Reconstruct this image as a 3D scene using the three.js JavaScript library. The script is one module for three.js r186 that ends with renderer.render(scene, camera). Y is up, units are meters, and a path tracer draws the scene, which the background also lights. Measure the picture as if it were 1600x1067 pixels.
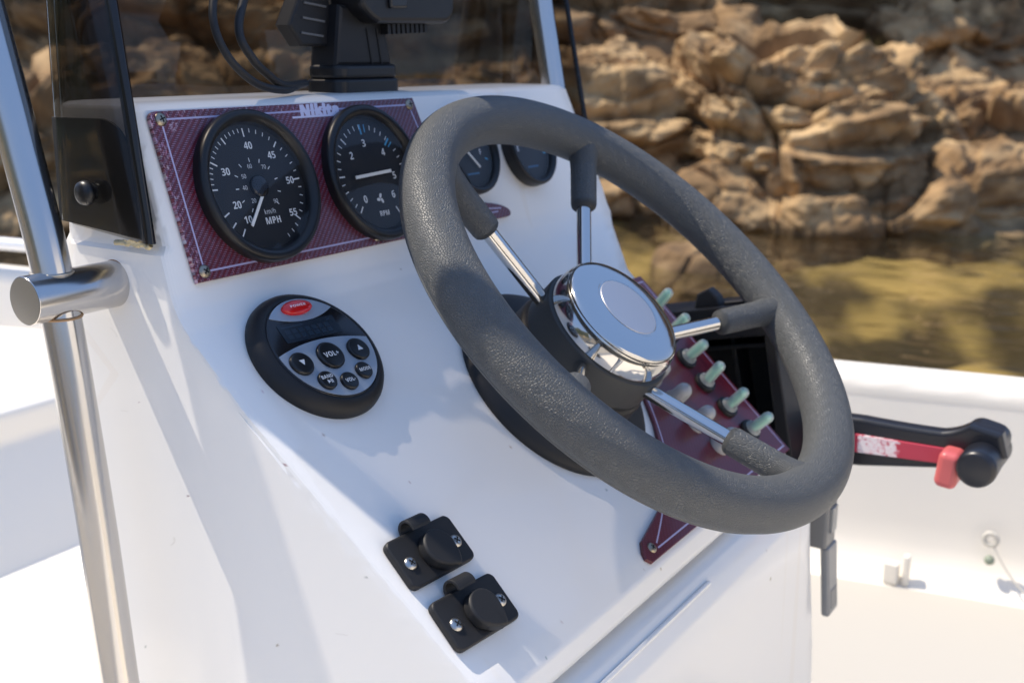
import * as THREE from 'three';
import { RoundedBoxGeometry } from 'three/addons/geometries/RoundedBoxGeometry.js';
import { mergeGeometries, mergeVertices, toCreasedNormals } from 'three/addons/utils/BufferGeometryUtils.js';

// ------------------------------------------------------------------ camera, sky, sun, exposure
const scene = new THREE.Scene();
const camera = new THREE.PerspectiveCamera(34.0, 1024 / 682, 0.05, 400);
camera.position.set(-0.6457, 0.85, 0.5);
camera.lookAt(-0.6457 + 0.8101, 0.85 - 0.2501, 0.5 - 0.5303);
camera.focus = 0.645;
camera.userData.fStop = 9;

const SUN = new THREE.Vector3(-0.15, 0.86, -0.49).normalize();
{                                    // clear summer sky: paler to the horizon, a soft brightening round the sun, the same all round
  const W = 512, H = 256, d = new Float32Array(W * H * 4), v = new THREE.Vector3();
  const zen = [0.225, 0.375, 0.72], hor = [0.46, 0.55, 0.68], sea = [0.10, 0.13, 0.15];
  for (let j = 0; j < H; j++) for (let i = 0; i < W; i++) {
    const el = ((j + 0.5) / H - 0.5) * Math.PI, az = ((i + 0.5) / W - 0.5) * 2 * Math.PI, o = (j * W + i) * 4;
    v.set(Math.cos(el) * Math.cos(az), Math.sin(el), Math.cos(el) * Math.sin(az));
    const k = el > 0 ? Math.exp(-Math.sin(el) / 0.11) : 0, g = Math.acos(Math.min(1, Math.max(-1, v.dot(SUN)))), glow = 0.55 * Math.exp(-g / 0.22);
    for (let c = 0; c < 3; c++) d[o + c] = el > 0 ? zen[c] + (hor[c] - zen[c]) * k + glow * [1, 0.95, 0.86][c] : sea[c];
    d[o + 3] = 1;
  }
  const t = new THREE.DataTexture(d, W, H, THREE.RGBAFormat, THREE.FloatType); t.mapping = THREE.EquirectangularReflectionMapping; t.magFilter = t.minFilter = THREE.LinearFilter; t.needsUpdate = true;
  scene.background = t; scene.environment = t; scene.environmentIntensity = 1; scene.backgroundIntensity = 1;
}

const sun = new THREE.DirectionalLight(new THREE.Color(1, 0.9, 0.765), 5.0);
sun.position.copy(SUN).multiplyScalar(20);
sun.castShadow = true;
Object.assign(sun.shadow.camera, { left: -9, right: 9, top: 9, bottom: -9, near: 1, far: 60 });
sun.shadow.mapSize.set(4096, 4096);
scene.add(sun);

const renderer = new THREE.WebGLRenderer({ antialias: true });
renderer.toneMapping = THREE.LinearToneMapping;
renderer.toneMappingExposure = 1.2;
renderer.shadowMap.enabled = true;

// ------------------------------------------------------------------ small helpers
const V3 = (x, y, z) => new THREE.Vector3(x, y, z), V2 = (x, y) => new THREE.Vector2(x, y);
const D = Math.PI / 180, lerp = THREE.MathUtils.lerp, clamp = THREE.MathUtils.clamp, smooth = THREE.MathUtils.smoothstep;
function rng(seed) { let s = seed >>> 0; return () => { s = (s + 0x6d2b79f5) | 0; let t = Math.imul(s ^ (s >>> 15), 1 | s); t = (t + Math.imul(t ^ (t >>> 7), 61 | t)) ^ t; return ((t ^ (t >>> 14)) >>> 0) / 4294967296; }; }
const hash3 = (x, y, z, s = 0) => { let h = Math.imul(x | 0, 374761393) ^ Math.imul(y | 0, 668265263) ^ Math.imul(z | 0, 2147483647 - 61) ^ Math.imul(s | 0, 1274126177); h = Math.imul(h ^ (h >>> 13), 1274126177); h ^= h >>> 16; h = Math.imul(h, 0x85ebca6b); return ((h ^ (h >>> 13)) >>> 0) / 4294967296; };
const fade = (t) => t * t * (3 - 2 * t);
function vnoise(x, y, z, s = 0) {
  const X = Math.floor(x), Y = Math.floor(y), Z = Math.floor(z), u = fade(x - X), v = fade(y - Y), w = fade(z - Z);
  const c = (i, j, k) => hash3(X + i, Y + j, Z + k, s);
  return lerp(lerp(lerp(c(0, 0, 0), c(1, 0, 0), u), lerp(c(0, 1, 0), c(1, 1, 0), u), v), lerp(lerp(c(0, 0, 1), c(1, 0, 1), u), lerp(c(0, 1, 1), c(1, 1, 1), u), v), w) * 2 - 1;
}
function fbm(x, y, z, o = 4, s = 0) { let a = 0.5, r = 0; for (let i = 0; i < o; i++) { r += a * vnoise(x, y, z, s + i * 17); x *= 2.03; y *= 2.03; z *= 2.03; a *= 0.5; } return r; }
function worley(x, y, z, s = 0) {           // nearest and second nearest cell, and a random number of the nearest
  const X = Math.floor(x), Y = Math.floor(y), Z = Math.floor(z); let f1 = 9, f2 = 9, id = 0;
  for (let i = -1; i < 2; i++) for (let j = -1; j < 2; j++) for (let k = -1; k < 2; k++) {
    const a = X + i, b = Y + j, c = Z + k;
    const dx = a + hash3(a, b, c, s) - x, dy = b + hash3(a, b, c, s + 1) - y, dz = c + hash3(a, b, c, s + 2) - z, d = dx * dx + dy * dy + dz * dz;
    if (d < f1) { f2 = f1; f1 = d; id = hash3(a, b, c, s + 3); } else if (d < f2) f2 = d;
  }
  return [Math.sqrt(f1), Math.sqrt(f2), id];
}

const used = new Map();
function numbered(name) { const n = used.get(name) ?? 0; used.set(name, n + 1); return n ? name + '_' + String(n).padStart(3, '0') : name; }
function tag(o, label, category, group) { o.userData = { ...o.userData, label, category }; if (group) o.userData.group = group; return o; }
function thing(name, label, category, parentPos, group) {
  const g = new THREE.Group(); g.name = numbered(name); if (parentPos) g.position.copy(parentPos); scene.add(g);
  return label ? tag(g, label, category, group) : g;
}
function part(name, geo, mat, parent, pos, rot) {
  const m = new THREE.Mesh(geo, mat); m.name = numbered(name); m.castShadow = m.receiveShadow = true;
  if (pos) m.position.set(...pos); if (rot) m.rotation.set(...rot);
  (parent ?? scene).add(m); return m;
}
const structure = (o) => { o.userData.kind = 'structure'; return o; };
function copy(o, label) { const c = o.clone(); c.name = numbered(o.name.replace(/_\d{3}$/, '')); c.userData = { ...o.userData }; if (label) c.userData.label = label; scene.add(c); return c; }

// lathe about the local z axis from [radius, height] pairs
function lathe(pts, seg = 48) { const g = new THREE.LatheGeometry(pts.map(([r, h]) => V2(Math.max(r, 1e-6), h)), seg); g.rotateX(Math.PI / 2); return g; }
function crease(g, a = 30) { return toCreasedNormals(g.index ? g.toNonIndexed() : g, a * D); }
function shape(pts) { const s = new THREE.Shape(); pts.forEach(([x, y], i) => (i ? s.lineTo(x, y) : s.moveTo(x, y))); return s; }
function rrect(w, h, r) {
  const s = new THREE.Shape(), x = -w / 2, y = -h / 2;
  s.moveTo(x + r, y); s.lineTo(x + w - r, y); s.absarc(x + w - r, y + r, r, -Math.PI / 2, 0); s.lineTo(x + w, y + h - r); s.absarc(x + w - r, y + h - r, r, 0, Math.PI / 2);
  s.lineTo(x + r, y + h); s.absarc(x + r, y + h - r, r, Math.PI / 2, Math.PI); s.lineTo(x, y + r); s.absarc(x + r, y + r, r, Math.PI, 1.5 * Math.PI); return s;
}
function ext(s, depth, bevel = 0, cs = 24, bs = 3) {
  const g = new THREE.ExtrudeGeometry(s, { depth: depth - 2 * bevel, bevelEnabled: bevel > 0, bevelSize: bevel, bevelThickness: bevel, bevelOffset: -bevel, bevelSegments: bs, curveSegments: cs });
  g.translate(0, 0, bevel); return g;
}
function tube(pts, r, n = 64, rs = 20, closed = false, tension = 0.5) { return new THREE.TubeGeometry(new THREE.CatmullRomCurve3(pts.map((p) => V3(...p)), closed, 'catmullrom', tension), n, r, rs, closed); }
function rod(a, b, r0, r1 = r0, seg = 24) {
  const A = V3(...a), B = V3(...b), g = new THREE.CylinderGeometry(r1, r0, A.distanceTo(B), seg, 1);
  g.applyQuaternion(new THREE.Quaternion().setFromUnitVectors(V3(0, 1, 0), B.clone().sub(A).normalize())); const c = A.add(B).multiplyScalar(0.5); g.translate(c.x, c.y, c.z); return g;
}
function grid(nu, nv, fn, flip = false) {     // fn(u, v) -> [x, y, z], uv kept
  const P = [], T = [], I = [];
  for (let j = 0; j <= nv; j++) for (let i = 0; i <= nu; i++) { P.push(...fn(i / nu, j / nv)); T.push(i / nu, j / nv); }
  for (let j = 0; j < nv; j++) for (let i = 0; i < nu; i++) { const a = j * (nu + 1) + i, b = a + 1, c = a + nu + 1, d = c + 1; flip ? I.push(a, c, b, b, c, d) : I.push(a, b, c, b, d, c); }
  const g = new THREE.BufferGeometry(); g.setAttribute('position', new THREE.Float32BufferAttribute(P, 3)); g.setAttribute('uv', new THREE.Float32BufferAttribute(T, 2)); g.setIndex(I); g.computeVertexNormals(); return g;
}
function planarUV(g, w, h, cx = 0, cy = 0) { const p = g.attributes.position, u = new Float32Array(p.count * 2); for (let i = 0; i < p.count; i++) { u[2 * i] = (p.getX(i) - cx) / w + 0.5; u[2 * i + 1] = (p.getY(i) - cy) / h + 0.5; } g.setAttribute('uv', new THREE.BufferAttribute(u, 2)); return g; }
function canvas(w, h, draw) { const c = document.createElement('canvas'); c.width = w; c.height = h; draw(c.getContext('2d'), w, h); const t = new THREE.CanvasTexture(c); t.colorSpace = THREE.SRGBColorSpace; t.anisotropy = 8; return t; }
function dataTex(n, fn) { const d = new Uint8Array(n * n * 4); for (let y = 0; y < n; y++) for (let x = 0; x < n; x++) { const v = clamp(Math.round(fn(x / n, y / n) * 255), 0, 255), i = (y * n + x) * 4; d[i] = d[i + 1] = d[i + 2] = v; d[i + 3] = 255; } const t = new THREE.DataTexture(d, n, n); t.wrapS = t.wrapT = THREE.RepeatWrapping; t.magFilter = THREE.LinearFilter; t.minFilter = THREE.LinearMipmapLinearFilter; t.needsUpdate = true; return t; }

// ------------------------------------------------------------------ materials
const std = (o) => new THREE.MeshPhysicalMaterial(o), lin = (r, g, b) => new THREE.Color().setRGB(r, g, b);
const M = {
  gelcoat: std({ color: lin(0.83, 0.805, 0.755), roughness: 0.42, clearcoat: 0.45, clearcoatRoughness: 0.12 }),
  hull: std({ color: lin(0.85, 0.8, 0.71), roughness: 0.5, clearcoat: 0.25, clearcoatRoughness: 0.2 }),
  nonskid: std({ color: lin(0.45, 0.425, 0.38), roughness: 0.8 }),
  steel: std({ color: lin(0.58, 0.56, 0.54), metalness: 1, roughness: 0.2 }),
  chrome: std({ color: lin(0.62, 0.60, 0.57), metalness: 1, roughness: 0.1 }),
  screw: std({ color: lin(0.5, 0.48, 0.45), metalness: 1, roughness: 0.28 }),
  brass: std({ color: lin(0.36, 0.31, 0.24), metalness: 1, roughness: 0.35 }),
  black: std({ color: lin(0.010, 0.010, 0.011), roughness: 0.48, specularIntensity: 0.7 }),
  satin: std({ color: lin(0.010, 0.010, 0.011), roughness: 0.36, specularIntensity: 0.8 }),
  gloss: std({ color: lin(0.008, 0.008, 0.01), roughness: 0.12 }),
  rubber: std({ color: lin(0.014, 0.014, 0.015), roughness: 0.55, specularIntensity: 0.8 }),
  dark: std({ color: lin(0.006, 0.006, 0.006), roughness: 0.7 }),
  greyPlastic: std({ color: lin(0.1, 0.1, 0.1), roughness: 0.4 }),
  pane: std({ color: lin(0.53, 0.515, 0.50), transmission: 1, thickness: 0, roughness: 0.02, ior: 1.45, specularIntensity: 0.75 }),
  glass: std({ color: lin(0.97, 0.97, 0.97), transmission: 1, thickness: 0, roughness: 0.03, ior: 1.36, specularIntensity: 0.7 }),
  needle: std({ color: lin(0.75, 0.74, 0.7), roughness: 0.5 }),
  red: std({ color: lin(0.55, 0.012, 0.012), roughness: 0.22 }),
  silver: std({ color: lin(0.32, 0.37, 0.43), roughness: 0.35, metalness: 0.25 }),
};

// pebbled wheel leather: irregular cells with creases between them
const leather = dataTex(512, (u, v) => {
  const n = 26, wrapW = (x, y, s) => {
    const X = Math.floor(x), Y = Math.floor(y); let f1 = 9, f2 = 9;
    for (let i = -1; i < 2; i++) for (let j = -1; j < 2; j++) { const a = ((X + i) % n + n) % n, b = ((Y + j) % n + n) % n, dx = X + i + hash3(a, b, 0, s) - x, dy = Y + j + hash3(a, b, 1, s) - y, d = dx * dx + dy * dy; if (d < f1) { f2 = f1; f1 = d; } else if (d < f2) f2 = d; }
    return Math.sqrt(f2) - Math.sqrt(f1);
  };
  const w = 0.35 * Math.sin(u * 2 * Math.PI * 3 + 2 * Math.sin(v * 2 * Math.PI * 2)), a = wrapW(u * n + w, v * n + w * 0.7, 5);
  const m = n * 2, fine = hash3(Math.floor(u * m * 3) , Math.floor(v * m * 3), 7, 3);
  return clamp(smooth(a, 0.0, 0.32) * 0.85 + fine * 0.1, 0, 1);
});
function leatherMat(color, ru, rv) { const t = leather.clone(); t.repeat.set(ru, rv); t.needsUpdate = true; return std({ color, roughness: 0.46, bumpMap: t, bumpScale: 0.0005 }); }

// ------------------------------------------------------------------ helm console
const camY = 0.85;
const PT = 18.121 * D, ST = 47.417 * D, WT = 48.236 * D;
const portX = (y, z) => (y > 0.7052 ? lerp(-0.2295, -0.2365, clamp((0.8216 - y) / 0.1164, 0, 1)) : -0.2365) + 0.115 * Math.max(0, z - 0.062) - 0.003 * smooth(0.7445 - y, 0, 0.005);
const stbX = (y, z) => (y > 0.7075 ? lerp(0.256, 0.277, clamp((0.8216 - y) / 0.095, 0, 1)) : lerp(0.277, 0.230, clamp((0.7075 - y) / 0.043, 0, 1)) + 0.03 * smooth(0.5 - y, 0, 0.2));
function consoleGeometry() {
  // aft profile: [height, z, inset of the outline]
  const prof = [[0.8225, -0.0395, 0.008], [0.8222, -0.0345, 0.004], [0.8210, -0.0295, 0.0012], [0.8185, -0.0261, 0]];
  for (let i = 1; i <= 40; i++) { const y = lerp(0.8185, 0.72, i / 40); prof.push([y, -0.0261 + (0.8185 - y) * Math.tan(PT), 0]); }
  const cz = 0.0065, sl = 1 / 0.919;
  for (let i = 1; i <= 6; i++) { const t = i / 7, a = [0.72, 0.0061], b = [0.7052, 0.0115], c = [0.694, 0.0115 + 0.0112 * sl]; const q = (k) => (1 - t) * (1 - t) * a[k] + 2 * t * (1 - t) * b[k] + t * t * c[k]; prof.push([q(0), q(1), 0]); }
  for (let i = 0; i <= 40; i++) { const y = lerp(0.694, 0.5285, i / 40); prof.push([y, 0.0115 + (0.7052 - y) * sl, 0]); }
  prof.push([0.5262, 0.2062, 0], [0.5235, 0.2086, 0], [0.52, 0.2108, 0], [0.5165, 0.2122, 0], [0.512, 0.2129, 0], [0.508, 0.2126, 0], [0.5055, 0.211, 0], [0.5045, 0.208, 0], [0.5035, 0.204, 0]);
  prof.push([0.5012, 0.2039, 0], [0.5008, 0.208, 0], [0.5, 0.214, 0], [0.499, 0.2185, 0], [0.4977, 0.2208, 0], [0.4955, 0.2226, 0], [0.489, 0.2266, 0], [0.482, 0.2306, 0], [0.479, 0.2320, 0], [0.475, 0.2328, 0]);
  for (let i = 1; i <= 12; i++) prof.push([lerp(0.475, 0.165, i / 12), lerp(0.2328, 0.238, i / 12), 0]);
  const zf = -0.108, ring = (y, za, inset) => {
    const P = [], rc = 0.007, rf = Math.min(0.03, (za - zf) * 0.3), zA = za - inset * 0.3, zF = zf + inset;
    const xs = (z) => stbX(y, z) - inset, xp = (z) => portX(y, z) + inset;
    const arc = (cx, cz, r, a0, a1, n) => { for (let i = 0; i <= n; i++) { const a = lerp(a0, a1, i / n); P.push([cx + r * Math.cos(a), cz + r * Math.sin(a)]); } };
    arc(xp(zA) + rc, zA - rc, rc, Math.PI, Math.PI / 2, 6);
    for (let i = 1; i < 30; i++) P.push([lerp(xp(zA) + rc, xs(zA) - rc * 2, i / 30), zA]);
    arc(xs(zA) - rc * 2, zA - rc * 2, rc * 2, Math.PI / 2, 0, 6);
    for (let i = 1; i < 10; i++) P.push([xs(zA), lerp(zA - rc * 2, zF + rf, i / 10)]);
    arc(xs(zA) - rf, zF + rf, rf, 0, -Math.PI / 2, 6);
    for (let i = 1; i < 12; i++) P.push([lerp(xs(zA) - rf, xp(zF) + rf, i / 12), zF]);
    arc(xp(zF) + rf, zF + rf, rf, -Math.PI / 2, -Math.PI, 8);
    const zm = Math.min(0.062, zA - rc);
    for (let i = 1; i <= 10; i++) { const z = lerp(zF + rf, zm, i / 10); P.push([xp(z), z]); }
    for (let i = 1; i < 14; i++) { const z = lerp(zm, zA - rc, i / 14) + 1e-6 * i; P.push([xp(z), z]); }
    return P;
  };
  const rings = prof.map(([y, z, i]) => ring(y, z, i)), n = rings[0].length, P = [], T = [], I = [];
  let s = 0;
  prof.forEach(([y, z], j) => { if (j) s += Math.hypot(y - prof[j - 1][0], z - prof[j - 1][1]); let u = 0; rings[j].forEach(([x, zz], i) => { if (i) u += Math.hypot(x - rings[j][i - 1][0], zz - rings[j][i - 1][1]); P.push(x, y, zz); T.push(u, s); }); });
  for (let j = 0; j < prof.length - 1; j++) for (let i = 0; i < n; i++) { const a = j * n + i, b = j * n + (i + 1) % n, c = a + n, d = b + n; I.push(a, c, b, b, c, d); }
  const k = P.length / 3; P.push(0.01, 0.823, -0.07); T.push(0, 0);
  for (let i = 0; i < n; i++) I.push(i, (i + 1) % n, k);
  const g = new THREE.BufferGeometry(); g.setAttribute('position', new THREE.Float32BufferAttribute(P, 3)); g.setAttribute('uv', new THREE.Float32BufferAttribute(T, 2)); g.setIndex(I);
  return crease(g, 32);
}
M.gelcoat.map = canvas(2048, 2048, (c) => {          // 2 m tile: grime specks, scuffs and yellowed runs
  c.fillStyle = '#ffffff'; c.fillRect(0, 0, 2048, 2048); const r = rng(77);
  for (let i = 0; i < 130; i++) { const x = r() * 2048, y = r() * 2048, w = 2 + r() * 5, h = 30 + r() * 150; c.fillStyle = `rgba(214,190,140,${0.02 + r() * 0.045})`; c.beginPath(); c.ellipse(x, y, w, h, (r() - 0.5) * 0.15, 0, 7); c.fill(); }
  for (let i = 0; i < 520; i++) { c.fillStyle = `rgba(${60 + r() * 60},${50 + r() * 50},${40 + r() * 40},${0.25 + r() * 0.5})`; c.beginPath(); c.ellipse(r() * 2048, r() * 2048, 0.4 + r() * 1.1, 0.4 + r() * 1.1, 0, 0, 7); c.fill(); }
  for (let i = 0; i < 160; i++) { const x = r() * 2048, y = r() * 2048, a = r() * 6.28, l = 3 + r() * 9; c.strokeStyle = `rgba(180,175,165,${0.1 + r() * 0.2})`; c.lineWidth = 0.5 + r() * 0.8; c.beginPath(); c.moveTo(x, y); c.quadraticCurveTo(x + Math.cos(a) * l * 0.5 + r() * 4, y + Math.sin(a) * l * 0.5, x + Math.cos(a) * l, y + Math.sin(a) * l); c.stroke(); }
});
M.gelcoat.map.wrapS = M.gelcoat.map.wrapT = THREE.RepeatWrapping; M.gelcoat.map.repeat.set(0.5, 0.5);
const helm = thing('helm_console', 'white gelcoat helm console carrying the gauges, wheel and radio', 'console');
part('console_body', consoleGeometry(), M.gelcoat, helm);
part('trim_strip', new RoundedBoxGeometry(0.24, 0.0045, 0.003, 2, 0.0012), M.gelcoat, helm, [-0.095, 0.4925, 0.2253], [0.55, 0, 0]);

// frames on the console: local z is the outward normal, local y runs up the surface, local x to starboard
function frame(g, pos, tilt) { g.position.set(...pos); g.rotation.set(-tilt, 0, 0); return g; }
const SPEEDO = [-0.1573, 0.7730, 0.0010], PH = -0.0112;                 // bezel-front plane; the panel lies PH below it
const onPanel = (x, y, h) => V3(...SPEEDO).add(V3(x, y * Math.cos(PT) + h * Math.sin(PT), -y * Math.sin(PT) + h * Math.cos(PT))).toArray();
const onSlope = (x, h, up = 0) => [x, 0.7052 + h * Math.cos(ST) + up * Math.sin(ST), 0.0115 - h * Math.sin(ST) + up * Math.cos(ST)];

// cross-head screw: head with a slot
const screwHead = lathe([[0.0042, 0], [0.0041, 0.0006], [0.0034, 0.0014], [0.002, 0.0019], [0, 0.002]], 24);
const slotGeo = mergeGeometries([new THREE.BoxGeometry(0.0042, 0.0009, 0.0006), new THREE.BoxGeometry(0.0009, 0.0042, 0.0006)].map((g) => g.translate(0, 0, 0.0018)));
function screw(parent, x, y, z, s, turn, mat = M.screw) { const m = part('screw', screwHead, mat, parent, [x, y, z], [0, 0, turn]); m.scale.setScalar(s); part('slot', slotGeo, M.dark, m); return m; }

// ---- maroon weave plates
function weave(c, w, h, px) {       // 2 x 2 twill, px: pixels per millimetre
  c.fillStyle = '#3c0a1a'; c.fillRect(0, 0, w, h);
  const p = 1.12 * px, r = rng(11);
  for (let j = 0; j * p < h; j++) for (let i = 0; i * p < w; i++) {
    const k = ((i + j) % 4 + 4) % 4 < 2, t = r(), x = i * p, y = j * p;
    c.fillStyle = k ? `rgb(${102 + t * 32},${72 + t * 26},${92 + t * 26})` : `rgb(${84 + t * 30},${9 + t * 10},${25 + t * 12})`;
    k ? c.fillRect(x + p * 0.06, y + p * 0.2, p * 0.92, p * 0.62) : c.fillRect(x + p * 0.16, y + p * 0.04, p * 0.7, p * 0.94);
  }
}
const GP = { x0: -0.070, x1: 0.268, y0: -0.056, y1: 0.056 };
const gaugePlateTex = canvas(2040, 676, (c, w, h) => {
  const s = w / ((GP.x1 - GP.x0) * 1000), X = (mm) => (mm - GP.x0 * 1000) * s, Y = (mm) => (GP.y1 * 1000 - mm) * s;
  weave(c, w, h, s);
  c.strokeStyle = '#a9a5c4'; c.lineWidth = 1.15 * s;
  c.beginPath(); c.moveTo(X(-57.5), Y(-41)); c.lineTo(X(-57.5), Y(42)); c.moveTo(X(-54), Y(45.2)); c.lineTo(X(166), Y(45.2)); c.moveTo(X(-54), Y(-44.2)); c.lineTo(X(245), Y(-44.2)); c.moveTo(X(169.4), Y(42)); c.lineTo(X(174), Y(22)); c.quadraticCurveTo(X(190), Y(-25), X(232), Y(-40.5)); c.lineTo(X(250), Y(-42)); c.stroke();
  c.save(); c.translate(X(74), Y(44.6)); c.fillStyle = '#c3c0d6'; c.fillRect(-27 * s, 2.6 * s, 54 * s, 1.4 * s); c.font = `bold ${10.5 * s}px sans-serif`; c.textAlign = 'center'; c.textBaseline = 'middle'; c.lineWidth = 1.1 * s; c.strokeStyle = '#c3c0d6'; c.fillStyle = '#c3c0d6'; c.setTransform(s * 0 + 1.22, 0, -0.16, 1, X(74), Y(45)); c.strokeText('Nikita', 0, 0); c.fillText('Nikita', 0, 0); c.restore();
  const r = rng(4);                     // chipped, whitened edges
  for (let i = 0; i < 420; i++) { const e = r(); let x, y, k = 1; if (e < 0.55) { x = -65 + Math.pow(r(), 3) * 7; y = -50 + r() * 100; } else if (e < 0.8) { x = -65 + r() * 240; y = -50 + Math.pow(r(), 3) * 3; } else { x = -62 + r() * 120; y = 50 - Math.pow(r(), 2.5) * 4; }
    c.fillStyle = `rgba(${165 + r() * 50},${150 + r() * 40},${160 + r() * 40},${0.15 + r() * 0.5})`; c.beginPath(); c.ellipse(X(x), Y(y), (0.15 + r() * 0.5) * s, (0.2 + r() * 1.3) * s, (r() - 0.5) * 0.8, 0, 7); c.fill(); }
  for (let i = 0; i < 26; i++) { c.fillStyle = `rgba(176,160,172,${0.2 + r() * 0.35})`; c.beginPath(); c.ellipse(X(-53 + r() * 6), Y(38 + r() * 5), (0.4 + r() * 1.6) * s, (0.2 + r() * 0.5) * s, r() * 3, 0, 7); c.fill(); }
});
function plateMaterial(tex) { return std({ map: tex, roughness: 0.38, clearcoat: 0.3, clearcoatRoughness: 0.12 }); }
const gp = thing('gauge_panel', 'maroon weave gauge plate with white border line and Nikita lettering', 'panel'); frame(gp, SPEEDO, PT);
{
  const s = new THREE.Shape();
  s.moveTo(-0.0595, 0.0502); s.lineTo(0.1757, 0.0502); s.lineTo(0.179, 0.03); s.bezierCurveTo(0.186, 0.0, 0.2, -0.03, 0.236, -0.0362); s.bezierCurveTo(0.25, -0.0385, 0.262, -0.0425, 0.262, -0.0465); s.quadraticCurveTo(0.262, -0.0498, 0.256, -0.0498);
  s.lineTo(-0.0648, -0.0498); s.lineTo(-0.0652, 0.0445); s.quadraticCurveTo(-0.0652, 0.0502, -0.0595, 0.0502);
  const g = ext(s, 0.003, 0.0006, 24, 2); planarUV(g, GP.x1 - GP.x0, GP.y1 - GP.y0, (GP.x0 + GP.x1) / 2, (GP.y0 + GP.y1) / 2);
  part('plate', g, plateMaterial(gaugePlateTex), gp, [0, 0, PH]);
  for (const [x, y, t] of [[-0.0577, 0.0452, 0.3], [-0.0577, -0.0440, 0.9], [0.1692, 0.0452, 0.1], [0.0955, -0.0440, 0.5]]) screw(gp, x, y, PH + 0.003, 0.95, t, M.brass);
}
const SW = { x0: -0.045, x1: 0.235, y0: -0.272, y1: -0.062 };
const switchPlateTex = canvas(1400, 1050, (c, w, h) => {
  const s = w / ((SW.x1 - SW.x0) * 1000), X = (mm) => (mm - SW.x0 * 1000) * s, Y = (mm) => (SW.y1 * 1000 - mm) * s;
  weave(c, w, h, s);
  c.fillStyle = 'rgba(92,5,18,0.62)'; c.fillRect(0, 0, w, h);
  c.strokeStyle = '#b3aecb'; c.lineWidth = 1.2 * s; c.beginPath(); c.moveTo(X(-16), Y(-258)); c.quadraticCurveTo(X(30), Y(-238), X(66), Y(-213)); c.quadraticCurveTo(X(100), Y(-175), X(112), Y(-135)); c.lineTo(X(134), Y(-76)); c.lineTo(X(221), Y(-76)); c.lineTo(X(221), Y(-261)); c.lineTo(X(-18), Y(-261)); c.stroke();
});
const swp = thing('switch_panel', 'maroon weave switch plate with green toggles behind the steering wheel', 'panel'); frame(swp, onSlope(0, 0, 0), ST);
{
  const s = shape([[-0.033, -0.2665], [0.2255, -0.2665], [0.2255, -0.07], [0.13, -0.07], [0.118, -0.1], [0.108, -0.135], [0.0987, -0.1615], [0.082, -0.188], [0.0589, -0.213], [0.036, -0.2295], [0.0125, -0.2412], [-0.0279, -0.251], [-0.0345, -0.257], [-0.0365, -0.262]]);
  const g = ext(s, 0.003, 0.0006, 12, 2); planarUV(g, SW.x1 - SW.x0, SW.y1 - SW.y0, (SW.x0 + SW.x1) / 2, (SW.y0 + SW.y1) / 2);
  part('plate', g, plateMaterial(switchPlateTex), swp);
  screw(swp, -0.024, -0.2585, 0.003, 0.9, 0.4, M.brass);
  const green = std({ color: lin(0.3, 0.78, 0.56), roughness: 0.4 }), clear = std({ color: lin(0.9, 0.95, 0.93), roughness: 0.3, transmission: 0.7, thickness: 0 });
  const sleeve = lathe([[0.0071, 0.004], [0.0068, 0.0065], [0.0047, 0.008], [0.0046, 0.0228], [0.004, 0.0252], [0.0022, 0.0268], [0, 0.0272]], 24), stick = lathe([[0.0031, 0.006], [0.0031, 0.022], [0.002, 0.0248], [0, 0.0255]], 16), nut = lathe([[0.0095, 0], [0.0095, 0.003], [0.0085, 0.0046], [0, 0.0046]], 24);
  [[0.2, -0.105], [0.193, -0.1302], [0.1865, -0.156], [0.1835, -0.1815], [0.185, -0.2085], [0.19, -0.2345]].forEach(([x, y], i) => {
    const t = part('toggle_switch', sleeve, clear, swp, [x, y, 0.003], [0.06 * ((i * 7) % 3 - 1), -0.1, 0]); part('lever', stick, green, t); part('collar', nut, M.rubber, t);
  });
  const bulb = lathe([[0.0088, 0], [0.0086, 0.004], [0.0068, 0.007], [0.0066, 0.014], [0.0058, 0.0178], [0.0036, 0.0202], [0, 0.0212]], 24), pearl = std({ color: lin(0.6, 0.6, 0.58), roughness: 0.25, transmission: 0.35, thickness: 0 });
  for (const [x, y] of [[0.128, -0.105], [0.124, -0.1315], [0.1205, -0.157], [0.1225, -0.181], [0.1285, -0.2055], [0.135, -0.23]]) part('button_boot', bulb, pearl, swp, [x, y, 0.003]);
}

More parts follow.
